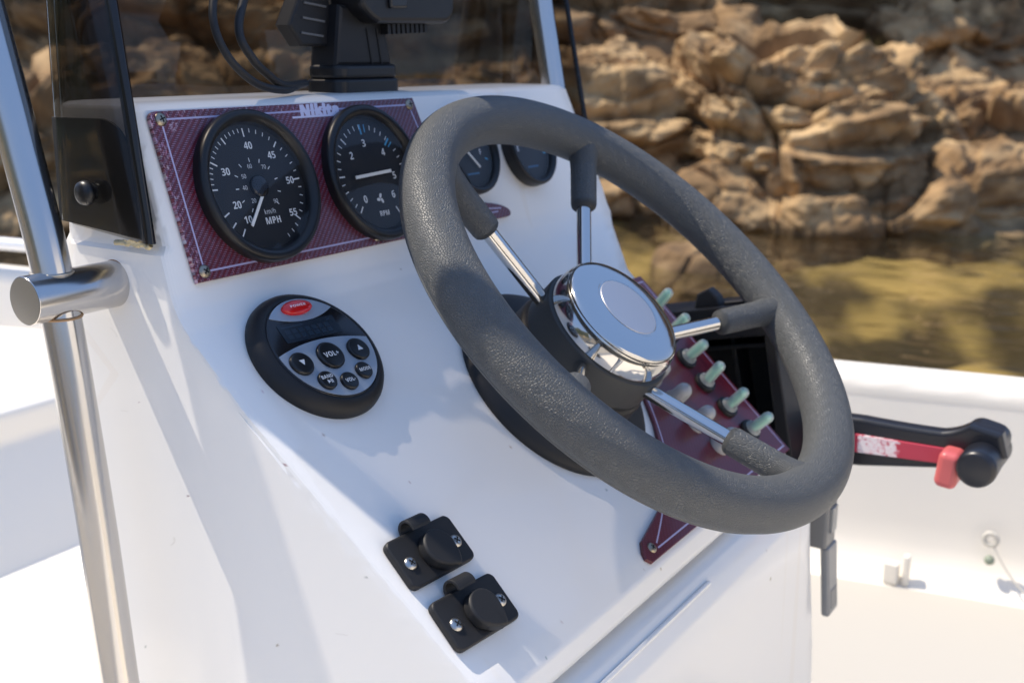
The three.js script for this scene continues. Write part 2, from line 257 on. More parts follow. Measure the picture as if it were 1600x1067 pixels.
// ---- round gauges
function dialTexture(n, R, draw) { return canvas(n, n, (c) => { c.fillStyle = '#07090f'; c.fillRect(0, 0, n, n); c.translate(n / 2, n / 2); c.scale(n / 2 / R, n / 2 / R); c.textAlign = 'center'; c.textBaseline = 'middle'; draw(c); }); }
const polarTick = (c, deg, r0, r1, w, col) => { const a = deg * D; c.strokeStyle = col; c.lineWidth = w; c.beginPath(); c.moveTo(r0 * Math.cos(a), -r0 * Math.sin(a)); c.lineTo(r1 * Math.cos(a), -r1 * Math.sin(a)); c.stroke(); };
const put = (c, txt, x, y, size, col = '#d5d6d4', bold = true) => { c.fillStyle = col; c.font = `${bold ? 'bold ' : ''}${size}px sans-serif`; c.fillText(txt, x, -y); };
function gauge(name, label, cat, x, y, R, dialTex, group) {
  const g = thing(name, label, cat, null, group); frame(g, onPanel(x, y, 0), PT);
  part('bezel', lathe([[R * 0.985, PH], [R, PH + 0.002], [R, -0.0035], [R * 0.985, -0.0012], [R * 0.95, 0], [R * 0.9, -0.0003], [R * 0.855, -0.002], [R * 0.83, -0.0048], [R * 0.815, -0.0085]], 72), M.satin, g);
  const d = new THREE.CircleGeometry(R * 0.83, 64); part('dial', d, std({ map: dialTex, roughness: 0.6 }), g, [0, 0, -0.0070]);
  part('glass', lathe([[R * 0.84, -0.0036], [R * 0.6, -0.0031], [R * 0.3, -0.0029], [0, -0.0028]], 64), M.glass, g);
  return g;
}
function needle(g, x0, y0, x1, y1, w, hub = 0.006) {
  const dx = x1 - x0, dy = y1 - y0, l = Math.hypot(dx, dy), b = new THREE.BoxGeometry(l, w, 0.0006); b.rotateZ(Math.atan2(dy, dx)); b.translate((x0 + x1) / 2, (y0 + y1) / 2, 0);
  const n = part('needle', b, M.needle, g, [0, 0, -0.0052]); if (hub) part('needle_hub', lathe([[hub, -0.0070], [hub, -0.0048], [hub * 0.8, -0.0042], [0, -0.004]], 32), M.gloss, g); return n;
}
const R1 = 0.0475;
const speedTex = dialTexture(1024, R1 * 830, (c) => {
  const col = '#d2d3d2', at = (v) => (v >= 40 ? 90 - (v - 40) * 8.7 : v >= 30 ? 151 - (v - 30) * 6.1 : v >= 20 ? 205 - (v - 20) * 5.4 : 231 - (v - 10) * 2.6);
  for (let v = 10; v <= 58; v++) { if (v < 26 && v % 5) continue; const big = v % 5 === 0; polarTick(c, at(v), v % 10 === 0 ? 31.2 : big ? 32 : 34, 36.6, big ? 0.95 : 0.6, col); }
  for (const [t, x, y] of [['40', 1.2, 26.1], ['45', 18.4, 18.8], ['50', 28.0, 1.8], ['55', 23.2, -18.4], ['30', -22.2, 11.6], ['20', -20.6, -9], ['10', -15.1, -18.7]]) put(c, t, x, y, 6.2, col);
  for (const [t, x, y] of [['60', -2.3, 12.7], ['70', 9, 11.4], ['50', -9.2, 6.9], ['40', -10.7, 0], ['20', -6.6, -8.5], ['90', 11.1, -10.5]]) put(c, t, x, y, 3.6, col, false);
  for (let k = 0; k < 11; k++) polarTick(c, 232 - k * 27.5 + (k > 4 ? 0 : 3), 15.6, 18.2, 0.6, col);
  put(c, 'MPH', 4.8, -21.2, 6, col); put(c, 'km/h', 4, -16, 4.2, col, false);
});
const speedo = gauge('speedometer', 'large round speedometer marked MPH at the left of the panel', 'gauge', 0, 0, R1, speedTex);
needle(speedo, 0.0002, -0.0055, -0.0152, -0.0232, 0.0019, 0.0068);
const tachTex = dialTexture(1024, R1 * 830, (c) => {
  const col = '#d2d3d2';
  for (const [t, a] of [['0', 228], ['2', 140], ['3', 93], ['4', 41], ['5', -7], ['6', -46]]) put(c, t, 22 * Math.cos(a * D), 22 * Math.sin(a * D), 7, col);
  for (let k = 0; k <= 32; k++) { const a = 228 - k * 9.6, b = k % 5 === 0; if (a < -60) break; polarTick(c, a, b ? 29 : 31, 34.5, b ? 1 : 0.7, a > 30 && a < 100 && b ? '#3f8fb5' : col); }
  polarTick(c, 92, 27.5, 34.5, 1.5, '#3f93ba'); polarTick(c, 42, 27.5, 34.5, 1.5, '#3f93ba');
  put(c, 'RPM', 1, -28, 5, col);
  c.fillStyle = col; for (let k = 0; k < 3; k++) { c.save(); c.translate(0.6, 18); c.rotate(k * 2.094 + 0.3); c.beginPath(); c.ellipse(0, -2.1, 1.15, 1.9, 0.3, 0, 7); c.fill(); c.restore(); }
});
const tach = gauge('tachometer', 'large round tachometer marked RPM half hidden by the wheel rim', 'gauge', 0.108, -0.0013, R1, tachTex);
needle(tach, -0.0205, -0.0017, 0.0175, 0.0000, 0.0022, 0);
const smallTex = (a) => dialTexture(512, 0.0334 * 830, (c) => { const col = '#c9cbd0'; for (let k = 0; k < 9; k++) polarTick(c, 200 - k * 27, 21, 25, k % 4 ? 0.7 : 1.4, k % 4 ? col : '#3f93ba'); polarTick(c, a, 19, 25, 2, '#3d95c6'); put(c, '1/2', 2, 12, 5, col); put(c, 'F', 16, 0, 6, col); put(c, 'E', -16, 0, 6, col); c.fillStyle = '#2c5f86'; c.fillRect(-8, 16, 16, 1.4); });
const g1 = gauge('round_gauge', 'small black gauge with a white needle, nearer the tachometer', 'gauge', 0.2242, 0.0046, 0.0334, smallTex(74), 'small round gauges seen through the wheel');
needle(g1, -0.008, 0.006, 0.0085, -0.0125, 0.0017, 0);
gauge('round_gauge', 'small black gauge nearest the right edge of the console', 'gauge', 0.3104, 0.0033, 0.0334, smallTex(40), 'small round gauges seen through the wheel');

// ---- round marine radio on the slope
const radio = thing('marine_radio', 'black oval marine radio with red power button and grey keypad', 'radio'); frame(radio, onSlope(-0.1697, -0.0478, 0), ST); radio.scale.z = 0.82;
{
  const RR = 0.0456;
  part('housing', lathe([[RR * 0.99, 0], [RR, 0.0015], [RR * 0.993, 0.0048], [RR * 0.965, 0.0083], [RR * 0.915, 0.0113], [RR * 0.86, 0.0131], [RR * 0.83, 0.0134], [RR * 0.815, 0.0129], [0, 0.0129]], 96), M.black, radio);
  const face = new THREE.Group(); face.rotation.z = -0.055;
  const F = part('face', lathe([[0.0371, 0.0126], [0.0371, 0.0136], [0.036, 0.0139], [0, 0.0139]], 72), M.gloss, radio, null, [0, 0, -0.055]);
  const seg = (y0, y1, n = 40, R = 0.0362, bow = 0) => { const s = new THREE.Shape(); const a0 = Math.asin(y0 / R), P = []; for (let i = 0; i <= n; i++) { const a = lerp(a0, (y1 < y0 ? -Math.PI - a0 : Math.PI - a0), i / n); P.push([R * Math.cos(a), R * Math.sin(a)]); } const [xa, ya] = P[n], [xb, yb] = P[0]; for (let i = 1; i < 16; i++) { const t = i / 16; P.push([lerp(xa, xb, t), lerp(ya, yb, t) + bow * 4 * t * (1 - t)]); } return shape(P); };
  part('keypad', ext(seg(-0.0005, -1, 40, 0.0362, 0.0055), 0.0006, 0), M.silver, F, [0, 0, 0.0138]);
  part('button_surround', ext(seg(0.0258, 1, 30, 0.0362, -0.0058), 0.0006, 0), M.silver, F, [0, 0, 0.0138]);
  const lcd = canvas(512, 160, (c, w, h) => { c.fillStyle = '#1d2731'; c.fillRect(0, 0, w, h); c.fillStyle = '#31404d'; for (let i = 0; i < 16; i++) c.fillRect(30 + i * 12, 22, 8, 10); c.fillStyle = '#26333f'; for (let i = 0; i < 7; i++) for (let k = 0; k < 2; k++) c.fillRect(40 + i * 60, 52 + k * 44, 40, 36); c.fillRect(440, 20, 30, 14); });
  const scr = ext(rrect(0.0455, 0.0132, 0.0008), 0.0005, 0); planarUV(scr, 0.0455, 0.0132); part('screen', scr, std({ map: lcd, roughness: 0.25 }), F, [-0.0012, 0.0135, 0.0138]);
  const cap = (r, hgt) => lathe([[r, 0], [r, hgt * 0.6], [r * 0.93, hgt * 0.9], [r * 0.8, hgt], [0, hgt * 1.06]], 36);
  const label = (draw) => canvas(256, 256, (c) => { c.fillStyle = '#0c0c0d'; c.fillRect(0, 0, 256, 256); c.fillStyle = '#c9ced2'; c.textAlign = 'center'; c.textBaseline = 'middle'; draw(c); });
  const txt = (t, s, y = 128) => (c) => { c.font = `bold ${s}px sans-serif`; c.fillText(t, 128, y); };
  const tri = (up) => (c) => { c.beginPath(); c.moveTo(128, up ? 92 : 164); c.lineTo(92, up ? 156 : 100); c.lineTo(164, up ? 156 : 100); c.fill(); };
  const button = (x, y, r, draw, sq = 1) => { const g = cap(r, 0.0032); planarUV(g, r * 2, r * 2); const b = part('button', g, std({ map: label(draw), roughness: 0.3 }), F, [x, y, 0.0143]); b.scale.y = sq; return b; };
  button(-0.0012, -0.0078, 0.0094, txt('VOL+', 66)); button(-0.0252, -0.0088, 0.0078, tri(false)); button(0.0222, -0.0082, 0.0078, tri(true));
  button(0.0152, -0.0232, 0.0058, txt('MODE', 72)); button(-0.0005, -0.0275, 0.006, txt('VOL-', 76)); button(-0.0155, -0.0234, 0.0062, (c) => { txt('BAND', 70, 92)(c); c.beginPath(); c.moveTo(92, 134); c.lineTo(92, 190); c.lineTo(138, 162); c.fill(); c.fillRect(142, 134, 12, 56); c.fillRect(162, 134, 12, 56); });
  const pt = canvas(256, 160, (c) => { c.fillStyle = '#d01414'; c.fillRect(0, 0, 256, 160); c.fillStyle = '#f0d8d6'; c.font = 'bold 40px sans-serif'; c.textAlign = 'center'; c.textBaseline = 'middle'; c.fillText('POWER', 128, 74); });
  const pg = lathe([[0.0118, 0], [0.0118, 0.0022], [0.0108, 0.0032], [0.008, 0.0037], [0, 0.0039]], 40); planarUV(pg, 0.0236, 0.0236);
  const pb = part('power_button', pg, std({ map: pt, roughness: 0.2, clearcoat: 0.5 }), F, [-0.0015, 0.0293, 0.0143]); pb.scale.y = 0.42;
}

// ---- two capped power sockets on the slope
const socketNear = (() => {
  const g = thing('power_socket', 'black capped power socket plate, upper of the two below the radio', 'power socket', null, 'capped sockets below the radio'); frame(g, onSlope(-0.1935, -0.1848, 0), ST);
  const plate = ext(rrect(0.0545, 0.0305, 0.0045), 0.005, 0.0014, 12, 3); part('plate', plate, M.rubber, g, null, [0, 0, -0.045]);
  screw(g, -0.0195, -0.0005, 0.005, 0.95, 0.5); screw(g, 0.0195, -0.0026, 0.005, 0.95, 0.7);
  const s = new THREE.Shape(); const r = 0.0112, px = 0.006, py = -0.0145;      // teardrop lid
  s.absarc(0, 0, r, 0.02, Math.PI + 1.0, false); s.quadraticCurveTo(px - 0.009, py + 0.002, px - 0.001, py); s.quadraticCurveTo(px + 0.004, py + 0.0025, r, 0.0002);
  const lid = ext(s, 0.0075, 0.0018, 24, 4); part('cap', lid, M.rubber, g, [0.0008, -0.0018, 0.0048]);
  const loop = (() => { const P = [], o = 0.0062, i = 0.0045; for (let k = 0; k <= 18; k++) { const a = lerp(-0.5, Math.PI * 1.05, k / 18); P.push([o * Math.cos(a), o * Math.sin(a)]); } for (let k = 18; k >= 0; k--) { const a = lerp(-0.5, Math.PI * 1.05, k / 18); P.push([i * Math.cos(a), i * Math.sin(a)]); } const e = ext(shape(P), 0.0145, 0.0003); e.rotateY(-Math.PI / 2); e.rotateX(0); return e; })();
  part('hinge_loop', loop, M.rubber, g, [0.0045, 0.0148, 0.0075], [-0.05, 0, -0.05]);
  return g;
})();
{ const c = copy(socketNear, 'black capped power socket plate, lower of the two nearest the lip'); frame(c, onSlope(-0.1935, -0.2258, 0), ST); c.rotation.z = -0.02; }

// ---- steering wheel
const wheel = thing('steering_wheel', 'grey five spoke steering wheel with padded rim and chrome hub cap', 'steering wheel'); frame(wheel, [0.0144, 0.6932, 0.1709], WT);
{
  const RW = 0.1665, rw = 0.0172, grey = lin(0.09, 0.094, 0.093);
  const rim = new THREE.TorusGeometry(RW, rw, 40, 220); part('rim', rim, leatherMat(grey, 26, 2.6), wheel);
  part('rim_seam', new THREE.TorusGeometry(RW + rw * 0.62, 0.0011, 8, 200), std({ color: grey, roughness: 0.5 }), wheel, [0, 0, -rw * 0.775]);
  const gripMat = leatherMat(lin(0.078, 0.081, 0.08), 2, 2);
  [55, 126, -163, -91.5, -19].forEach((deg) => {
    const a = deg * D, at = (r) => [r * Math.cos(a), r * Math.sin(a), -0.0455 + (r - 0.045) * 0.395];
    part('spoke', rod(at(0.03), at(0.118), 0.0054), M.chrome, wheel);
    const A = V3(...at(0.109)), B = V3(...at(0.163)), d = B.clone().sub(A), L = d.length(), g = lathe([[0.0055, 0], [0.0078, 0.0006], [0.0092, 0.002], [0.0097, 0.0042], [0.0099, L * 0.6], [0.0108, L * 0.78], [0.0135, L]], 24);
    g.applyQuaternion(new THREE.Quaternion().setFromUnitVectors(V3(0, 0, 1), d.normalize())); g.translate(A.x, A.y, A.z); part('spoke_sleeve', g, gripMat, wheel);
  });
  part('hub', lathe([[0.03, -0.0615], [0.0508, -0.061], [0.0516, -0.058], [0.0510, -0.0365], [0.0492, -0.0345], [0.03, -0.034]], 72), std({ color: lin(0.03, 0.03, 0.028), roughness: 0.5 }), wheel);
  const cap = part('hub_cap', lathe([[0.0478, -0.0352], [0.0483, -0.034], [0.0481, -0.029], [0.0475, -0.0245], [0.0462, -0.0205], [0.0455, -0.0195], [0.0452, -0.0188], [0.0447, -0.0172], [0.043, -0.0158], [0.0395, -0.0146], [0.034, -0.0138], [0.0253, -0.0132], [0.0248, -0.0138], [0.0240, -0.0138], [0.0235, -0.0131], [0.015, -0.0129], [0, -0.0128]], 96), M.chrome, wheel);
  part('cap_badge', lathe([[0.0234, -0.0133], [0.0233, -0.01275], [0.0228, -0.01262], [0.012, -0.0124], [0, -0.0123]], 64), std({ color: lin(0.58, 0.56, 0.56), metalness: 0.85, roughness: 0.42 }), cap);
  for (const deg of [-143, -125]) { const a = deg * D; part('cap_clip', rod([0.0482 * Math.cos(a), 0.0482 * Math.sin(a), -0.0335], [0.0472 * Math.cos(a), 0.0472 * Math.sin(a), -0.022], 0.0012, 0.0018, 10), M.chrome, cap); break; }
}
const boot = thing('wheel_boot', 'round black rubber boot joining the steering wheel to the console', 'boot'); frame(boot, onSlope(0.0144, -0.1258, 0), ST);
part('boot_flange', lathe([[0.0795, 0], [0.0802, 0.002], [0.0796, 0.0052], [0.077, 0.0078], [0.0725, 0.011], [0.066, 0.0145], [0.058, 0.0175], [0.053, 0.0195]], 96), M.rubber, boot);
part('boot_neck', lathe([[0.056, 0.017], [0.0545, 0.021], [0.054, 0.034], [0.052, 0.0385], [0.046, 0.041], [0.03, 0.042]], 72), M.black, boot);

// ------------------------------------------------------------------ windshield
{
  const w = thing('windshield', 'dark smoked wraparound windshield standing round the top of the console', 'windshield');
  const path = (z0, y) => {             // outline in plan at height y, from the port aft edge round to the starboard aft edge
    const lean = (y - 0.75), za = -0.0054 - 0.137 * lean, zf = -0.102 + 0.03 * lean, xo = 0.241 - 0.015 * lean, r = 0.034, P = [], c = 0.012;
    P.push([c - xo - c, za]); for (let i = 1; i <= 6; i++) P.push([-xo, lerp(za, zf + r, i / 6)]);
    for (let i = 1; i <= 24; i++) { const a = lerp(Math.PI, 1.5 * Math.PI, i / 24); P.push([-xo + r + r * Math.cos(a), zf + r + r * Math.sin(a)]); }
    const xs = 0.272 - 0.015 * lean; for (let i = 1; i <= 16; i++) { const t = i / 16; P.push([lerp(-xo + r, xs - r, t), zf - 0.02 * Math.sin(Math.PI * t)]); }
    for (let i = 1; i <= 24; i++) { const a = lerp(1.5 * Math.PI, 2 * Math.PI, i / 24); P.push([xs - r + r * Math.cos(a), zf + r + r * Math.sin(a)]); }
    const zs = -0.018 - 0.198 * (y - 0.78); for (let i = 1; i <= 6; i++) P.push([xs, lerp(zf + r, zs, i / 6)]);
    return P;
  };
  const N = path(0, 0.8).length, top = 1.075, th = 0.0038;
  const bottom = (i) => (i < 26 ? 0.7475 + 0.0071 * clamp(i / 7, 0, 1) : i > N - 27 ? 0.7475 : 0.752);
  const pos = (i, v, o) => { const y = lerp(bottom(i), top, v), A = path(0, y), a = A[Math.max(i - 1, 0)], b = A[Math.min(i + 1, N - 1)], dx = b[0] - a[0], dz = b[1] - a[1], l = Math.hypot(dx, dz); return [A[i][0] + (dz / l) * o, y, A[i][1] - (dx / l) * o]; };
  const outer = grid(N - 1, 20, (u, v) => pos(Math.round(u * (N - 1)), v, th)), inner = grid(N - 1, 20, (u, v) => pos(Math.round(u * (N - 1)), v, 0), true);
  part('pane', mergeGeometries([outer, inner]), M.pane, w);
  for (const i of [0, N - 1]) { const e = i ? 1 : -1; part('edge_trim', grid(6, 24, (u, v) => { const p = pos(i, v, 0), a = u * 2 * Math.PI; return [p[0] + (i ? 0.0014 : 0.0026) * Math.cos(a) + 0.0012 * e, p[1], p[2] + (i ? 0.0026 : 0.0046) * Math.sin(a)]; }, true), M.gloss, w); }
  part('top_rim', tube(path(0, top).map(([x, z]) => [x, top, z]), 0.004, 120, 10), M.black, w);
  // black backing sheet with a rounded corner between pane and console, its fixing knob and the sealant under it
  const s = new THREE.Shape(); s.moveTo(0.0025, 0); s.lineTo(-0.079, 0.006); s.lineTo(-0.077, 0.066); s.lineTo(-0.034, 0.0665); s.quadraticCurveTo(-0.0145, 0.066, -0.0085, 0.046); s.lineTo(0.0025, 0);
  const bg = ext(s, 0.0016, 0.0003); bg.rotateY(-Math.PI / 2); part('backing_sheet', bg, M.dark, w, [-0.2396, 0.7482, -0.0068]);
  const kb = lathe([[0.0046, 0], [0.0046, 0.003], [0.0068, 0.0034], [0.0072, 0.0052], [0.0064, 0.0078], [0.004, 0.0092], [0, 0.0096]], 32); kb.rotateY(-Math.PI / 2); part('fixing_knob', kb, M.satin, w, [-0.2445, 0.7735, -0.0475]);
  const r = rng(5), sp = []; for (let i = 0; i <= 14; i++) sp.push([-0.2405 - r() * 0.001, 0.7465 - r() * 0.0018, lerp(-0.036, -0.006, i / 14)]); part('sealant_bead', tube(sp, 0.0016, 40, 8), std({ color: lin(0.5, 0.42, 0.25), roughness: 0.6 }), w);
}

// ------------------------------------------------------------------ stainless support rails
function supportRail(label, sx, pts, bracketX0, bracketX1, by, bz) {
  const g = thing('support_rail', label, 'rail', null, 'steel rails beside the console');
  part('tube', tube(pts.map(([y, z]) => [sx, y, z]), 0.0109, 120, 28), M.steel, g);
  const dx = bracketX1 - bracketX0, L = Math.abs(dx), b = part('bracket', lathe([[0.0136, 0], [0.0136, L - 0.0004], [0.0132, L]], 48).rotateY(dx < 0 ? -Math.PI / 2 : Math.PI / 2), M.steel, g, [bracketX0, by, bz]);
  part('end_cap', lathe([[0.01325, L - 0.0006], [0.0130, L + 0.0003], [0, L + 0.0003]], 48).rotateY(dx < 0 ? -Math.PI / 2 : Math.PI / 2), std({ color: lin(0.5, 0.47, 0.42), metalness: 1, roughness: 0.32 }), b);
  for (const e of [-1, 1]) { const c = new THREE.CatmullRomCurve3(pts.map(([y, z]) => V3(sx, y, z)), false, 'catmullrom', 0.5); let best = pts[0][1]; for (let t = 0; t <= 1; t += 0.002) { const p = c.getPoint(t); if (Math.abs(p.y - (by + e * 0.0122)) < 0.002) best = p.z; } part('weld_bead', new THREE.TorusGeometry(0.0112, 0.0009, 8, 40).rotateX(Math.PI / 2), std({ color: e < 0 ? lin(0.33, 0.2, 0.1) : lin(0.5, 0.47, 0.42), metalness: e < 0 ? 0.4 : 1, roughness: 0.45 }), b, [sx - bracketX0, by + e * 0.0122 - by, best - bz]); }
  part('rust_ring', new THREE.TorusGeometry(0.0137, 0.0007, 8, 48).rotateY(Math.PI / 2), std({ color: lin(0.34, 0.16, 0.06), roughness: 0.8 }), b, [dx < 0 ? -0.0007 : 0.0007, 0, 0]);
  return g;
}
supportRail('stainless support rail with a stub bracket on the left side of the console', -0.276, [[0.17, 0.0], [0.4854, -0.0224], [0.6, -0.031], [0.7215, -0.0452], [0.8, -0.0635], [0.8777, -0.0836], [1.3, -0.197], [1.62, -0.28]], -0.2365, -0.2965, 0.72, -0.0437);
{
  const g = thing('support_rail', 'stainless support rail at the far right end of the windshield', 'rail', null, 'steel rails beside the console');
  part('tube', tube([[0.25, 0.79, -0.035], [0.25, 0.8587, -0.0484], [0.25, 0.8965, -0.0555], [0.25, 1.0, -0.072], [0.25, 1.12, -0.086], [0.25, 1.62, -0.14]], 0.0109, 160, 28), M.steel, g);
}

// ------------------------------------------------------------------ chart plotter on its pedestal, and cables
{
  const g = thing('chart_plotter', 'black chart plotter on a pedestal mount behind the gauge panel', 'chart plotter', V3(-0.003, 0.8205, -0.06));
  const base = ext(rrect(0.071, 0.036, 0.01), 0.0115, 0.002, 12, 3); base.rotateX(-Math.PI / 2); part('mount_base', base, M.satin, g);
  const step = ext(rrect(0.069, 0.034, 0.01), 0.0105, 0.003, 12, 3); step.rotateX(-Math.PI / 2); part('mount_step', step, M.satin, g, [0, 0.0112, 0]);
  const ped = ext(shape([[-0.033, 0], [0.029, 0], [0.020, 0.042], [-0.027, 0.042]]), 0.026, 0.003, 4, 2); part('pedestal', ped, M.black, g, [0, 0.0205, -0.013]);
  for (const x of [0.003, 0.014]) part('pedestal_groove', new THREE.BoxGeometry(0.0014, 0.026, 0.001), M.dark, g, [x, 0.034, 0.0132], [0, 0, 0.2]);
  const hs = new THREE.Shape(); hs.moveTo(-0.055, 0.06); hs.lineTo(-0.054, 0.016); hs.quadraticCurveTo(-0.052, 0.009, -0.036, 0.002); hs.lineTo(0.042, 0); hs.quadraticCurveTo(0.054, 0.001, 0.056, 0.012); hs.lineTo(0.058, 0.13); hs.lineTo(-0.055, 0.13);
  const h = part('housing', ext(hs, 0.032, 0.004, 12, 3), M.satin, g, [0.034, 0.0495, -0.004], [0, 0, 0.045]);
  for (let k = 0; k < 9; k++) part('vent_fin', new THREE.BoxGeometry(0.0034, 0.007, 0.02), M.black, h, [-0.016 + k * 0.0055, -0.0025, 0.014]);
  part('socket_block', new RoundedBoxGeometry(0.02, 0.012, 0.01, 2, 0.002), M.gloss, h, [-0.016, 0.018, 0.030]);
  const br = part('tilt_bracket', ext(shape([[0.012, 0.05], [-0.004, 0.05], [-0.030, 0.006], [-0.018, -0.008], [0.012, -0.008]]), 0.014, 0.002, 4, 2), M.black, g, [-0.038, 0.042, -0.011]);
  for (let k = 0; k < 3; k++) part('bracket_rib', new THREE.BoxGeometry(0.022, 0.0014, 0.003), M.greyPlastic, br, [-0.008 + k * 0.002, 0.000 + k * 0.010, 0.0135], [0, 0, -0.1]);
}
tag(part('power_cable', tube([[-0.118, 0.95, -0.07], [-0.128, 0.905, -0.06], [-0.149, 0.872, -0.045], [-0.147, 0.849, -0.037], [-0.128, 0.832, -0.034], [-0.101, 0.8265, -0.036], [-0.07, 0.829, -0.05]], 0.0026, 90, 12), M.rubber), 'thin black cable making the outer loop left of the plotter mount', 'cable', 'cables of the chart plotter');
tag(part('power_cable', tube([[-0.095, 0.96, -0.07], [-0.104, 0.9, -0.06], [-0.131, 0.865, -0.042], [-0.127, 0.847, -0.036], [-0.113, 0.836, -0.036], [-0.098, 0.8295, -0.038], [-0.065, 0.83, -0.05]], 0.0028, 90, 12), M.rubber), 'thin black cable making the inner loop left of the plotter mount', 'cable', 'cables of the chart plotter');

// ------------------------------------------------------------------ engine controls on the starboard side
{
  const b = thing('control_box', 'open black control box at the right edge of the switch panel', 'control box', V3(0.258, 0.614, 0.169)); 
  b.quaternion.setFromRotationMatrix(new THREE.Matrix4().makeBasis(V3(0, 0.208, 0.978), V3(0, 0.978, -0.208), V3(-1, 0, 0)));   // local x aft, local y up, local z to port
  const outer = rrect(0.150, 0.158, 0.006), hole = new THREE.Path(); hole.moveTo(0.062, -0.067); hole.lineTo(0.0655, 0.0505); hole.lineTo(-0.066, 0.0505); hole.lineTo(-0.066, -0.067); hole.lineTo(0.062, -0.067); outer.holes.push(hole);
  part('frame', ext(outer, 0.058, 0.0016, 8, 2), M.black, b, [-0.0645, -0.0515, -0.056]);
  part('back_wall', new THREE.BoxGeometry(0.14, 0.145, 0.003), M.dark, b, [-0.0645, -0.0515, -0.0575]);
  part('divider', new RoundedBoxGeometry(0.004, 0.115, 0.028, 2, 0.001), M.black, b, [-0.04, -0.058, -0.038]);
  part('inner_shelf', new RoundedBoxGeometry(0.125, 0.004, 0.04, 2, 0.001), M.black, b, [-0.064, -0.012, -0.036]);
  part('chrome_pin', rod([-0.035, 0.0125, 0.004], [-0.068, 0.0125, 0.004], 0.0013, 0.0013, 10), M.chrome, b);
  part('latch', ext(shape([[-0.014, 0], [0.014, 0], [0.011, 0.012], [0.004, 0.02], [-0.008, 0.016]]), 0.014, 0.002, 4, 2), M.rubber, b, [-0.052, 0.024, -0.02], [0, 0, 0]);
  part('keel_block', new RoundedBoxGeometry(0.028, 0.008, 0.018, 2, 0.002), M.satin, b, [-0.022, 0.027, -0.015]);
}
{
  const g = thing('trim_switch', 'grey trim switch block with square button below the wheel rim', 'switch', V3(0.262, 0.17, 0.22));
  part('switch_block', new RoundedBoxGeometry(0.027, 0.075, 0.028, 3, 0.003), std({ color: lin(0.17, 0.17, 0.165), roughness: 0.4 }), g, [0.008, 0.296, 0.003]);
  part('square_button', new RoundedBoxGeometry(0.0135, 0.024, 0.004, 2, 0.001), std({ color: lin(0.26, 0.26, 0.25), roughness: 0.35 }), g, [0.0095, 0.284, 0.0172]);
  const plate = part('hanging_plate', new RoundedBoxGeometry(0.026, 0.066, 0.008, 3, 0.003), std({ color: lin(0.24, 0.24, 0.235), roughness: 0.35 }), g, [0.0135, 0.2255, 0.0165], [-0.08, 0, 0.0]);
  part('plate_patch', new RoundedBoxGeometry(0.017, 0.018, 0.002, 2, 0.0008), std({ color: lin(0.19, 0.19, 0.185), roughness: 0.4 }), plate, [0.0, -0.018, 0.0036]);
}
{
  const t = thing('throttle_lever', 'black throttle lever with red stripe and T shaped grip', 'throttle lever', V3(0.32, 0.505, 0.2));
  const s = new THREE.Shape(); s.moveTo(-0.03, 0.028); s.lineTo(0.045, 0.031); s.quadraticCurveTo(0.085, 0.03, 0.112, 0.0315); s.quadraticCurveTo(0.124, 0.034, 0.134, 0.042); s.lineTo(0.160, 0.038); s.lineTo(0.166, 0.018); s.lineTo(0.142, 0.004); s.lineTo(0.115, -0.001); s.lineTo(0.045, -0.0135); s.lineTo(-0.03, -0.02);
  const lg = ext(s, 0.018, 0.004, 16, 4); lg.rotateY(-Math.PI / 2); lg.translate(0.009, 0, 0); part('lever_arm', lg, std({ color: lin(0.012, 0.013, 0.018), roughness: 0.3 }), t);
  const stripe = canvas(512, 96, (c, w, h) => { c.fillStyle = '#b9384e'; c.fillRect(0, 0, w, h); const r = rng(8); for (let i = 0; i < 420; i++) { const x = Math.pow(r(), 1.3) * 250; c.fillStyle = `rgba(236,226,228,${0.25 + r() * 0.6})`; c.fillRect(150 + x * 0.62, r() * h, 4 + r() * 22, 2 + r() * 14); } });
  const sg = ext(shape([[0.012, 0.0165], [0.118, 0.0185], [0.118, 0.0045], [0.012, -0.0015]]), 0.0025, 0.0006); planarUV(sg, 0.106, 0.02, 0.065, 0.0085); sg.rotateY(-Math.PI / 2); part('red_stripe', sg, std({ map: stripe, roughness: 0.3 }), t, [-0.0088, 0, 0]);
  const grip = lathe([[0, -0.040], [0.012, -0.0397], [0.0155, -0.037], [0.0163, -0.032], [0.0158, 0.0], [0.0166, 0.030], [0.015, 0.036], [0.011, 0.039], [0, 0.04]], 36); grip.rotateY(Math.PI / 2); part('grip', grip, std({ color: lin(0.012, 0.013, 0.018), roughness: 0.35 }), t, [0.001, 0.0135, 0.147]);
  part('grip_block', new RoundedBoxGeometry(0.046, 0.032, 0.036, 4, 0.012), std({ color: lin(0.012, 0.013, 0.018), roughness: 0.33 }), t, [0.014, 0.0225, 0.144], [0.2, 0, 0]);
  part('trigger', new RoundedBoxGeometry(0.036, 0.032, 0.0185, 4, 0.006), std({ color: lin(0.56, 0.115, 0.115), roughness: 0.4 }), t, [-0.013, 0.005, 0.1235], [0.1, 0, 0]);
}

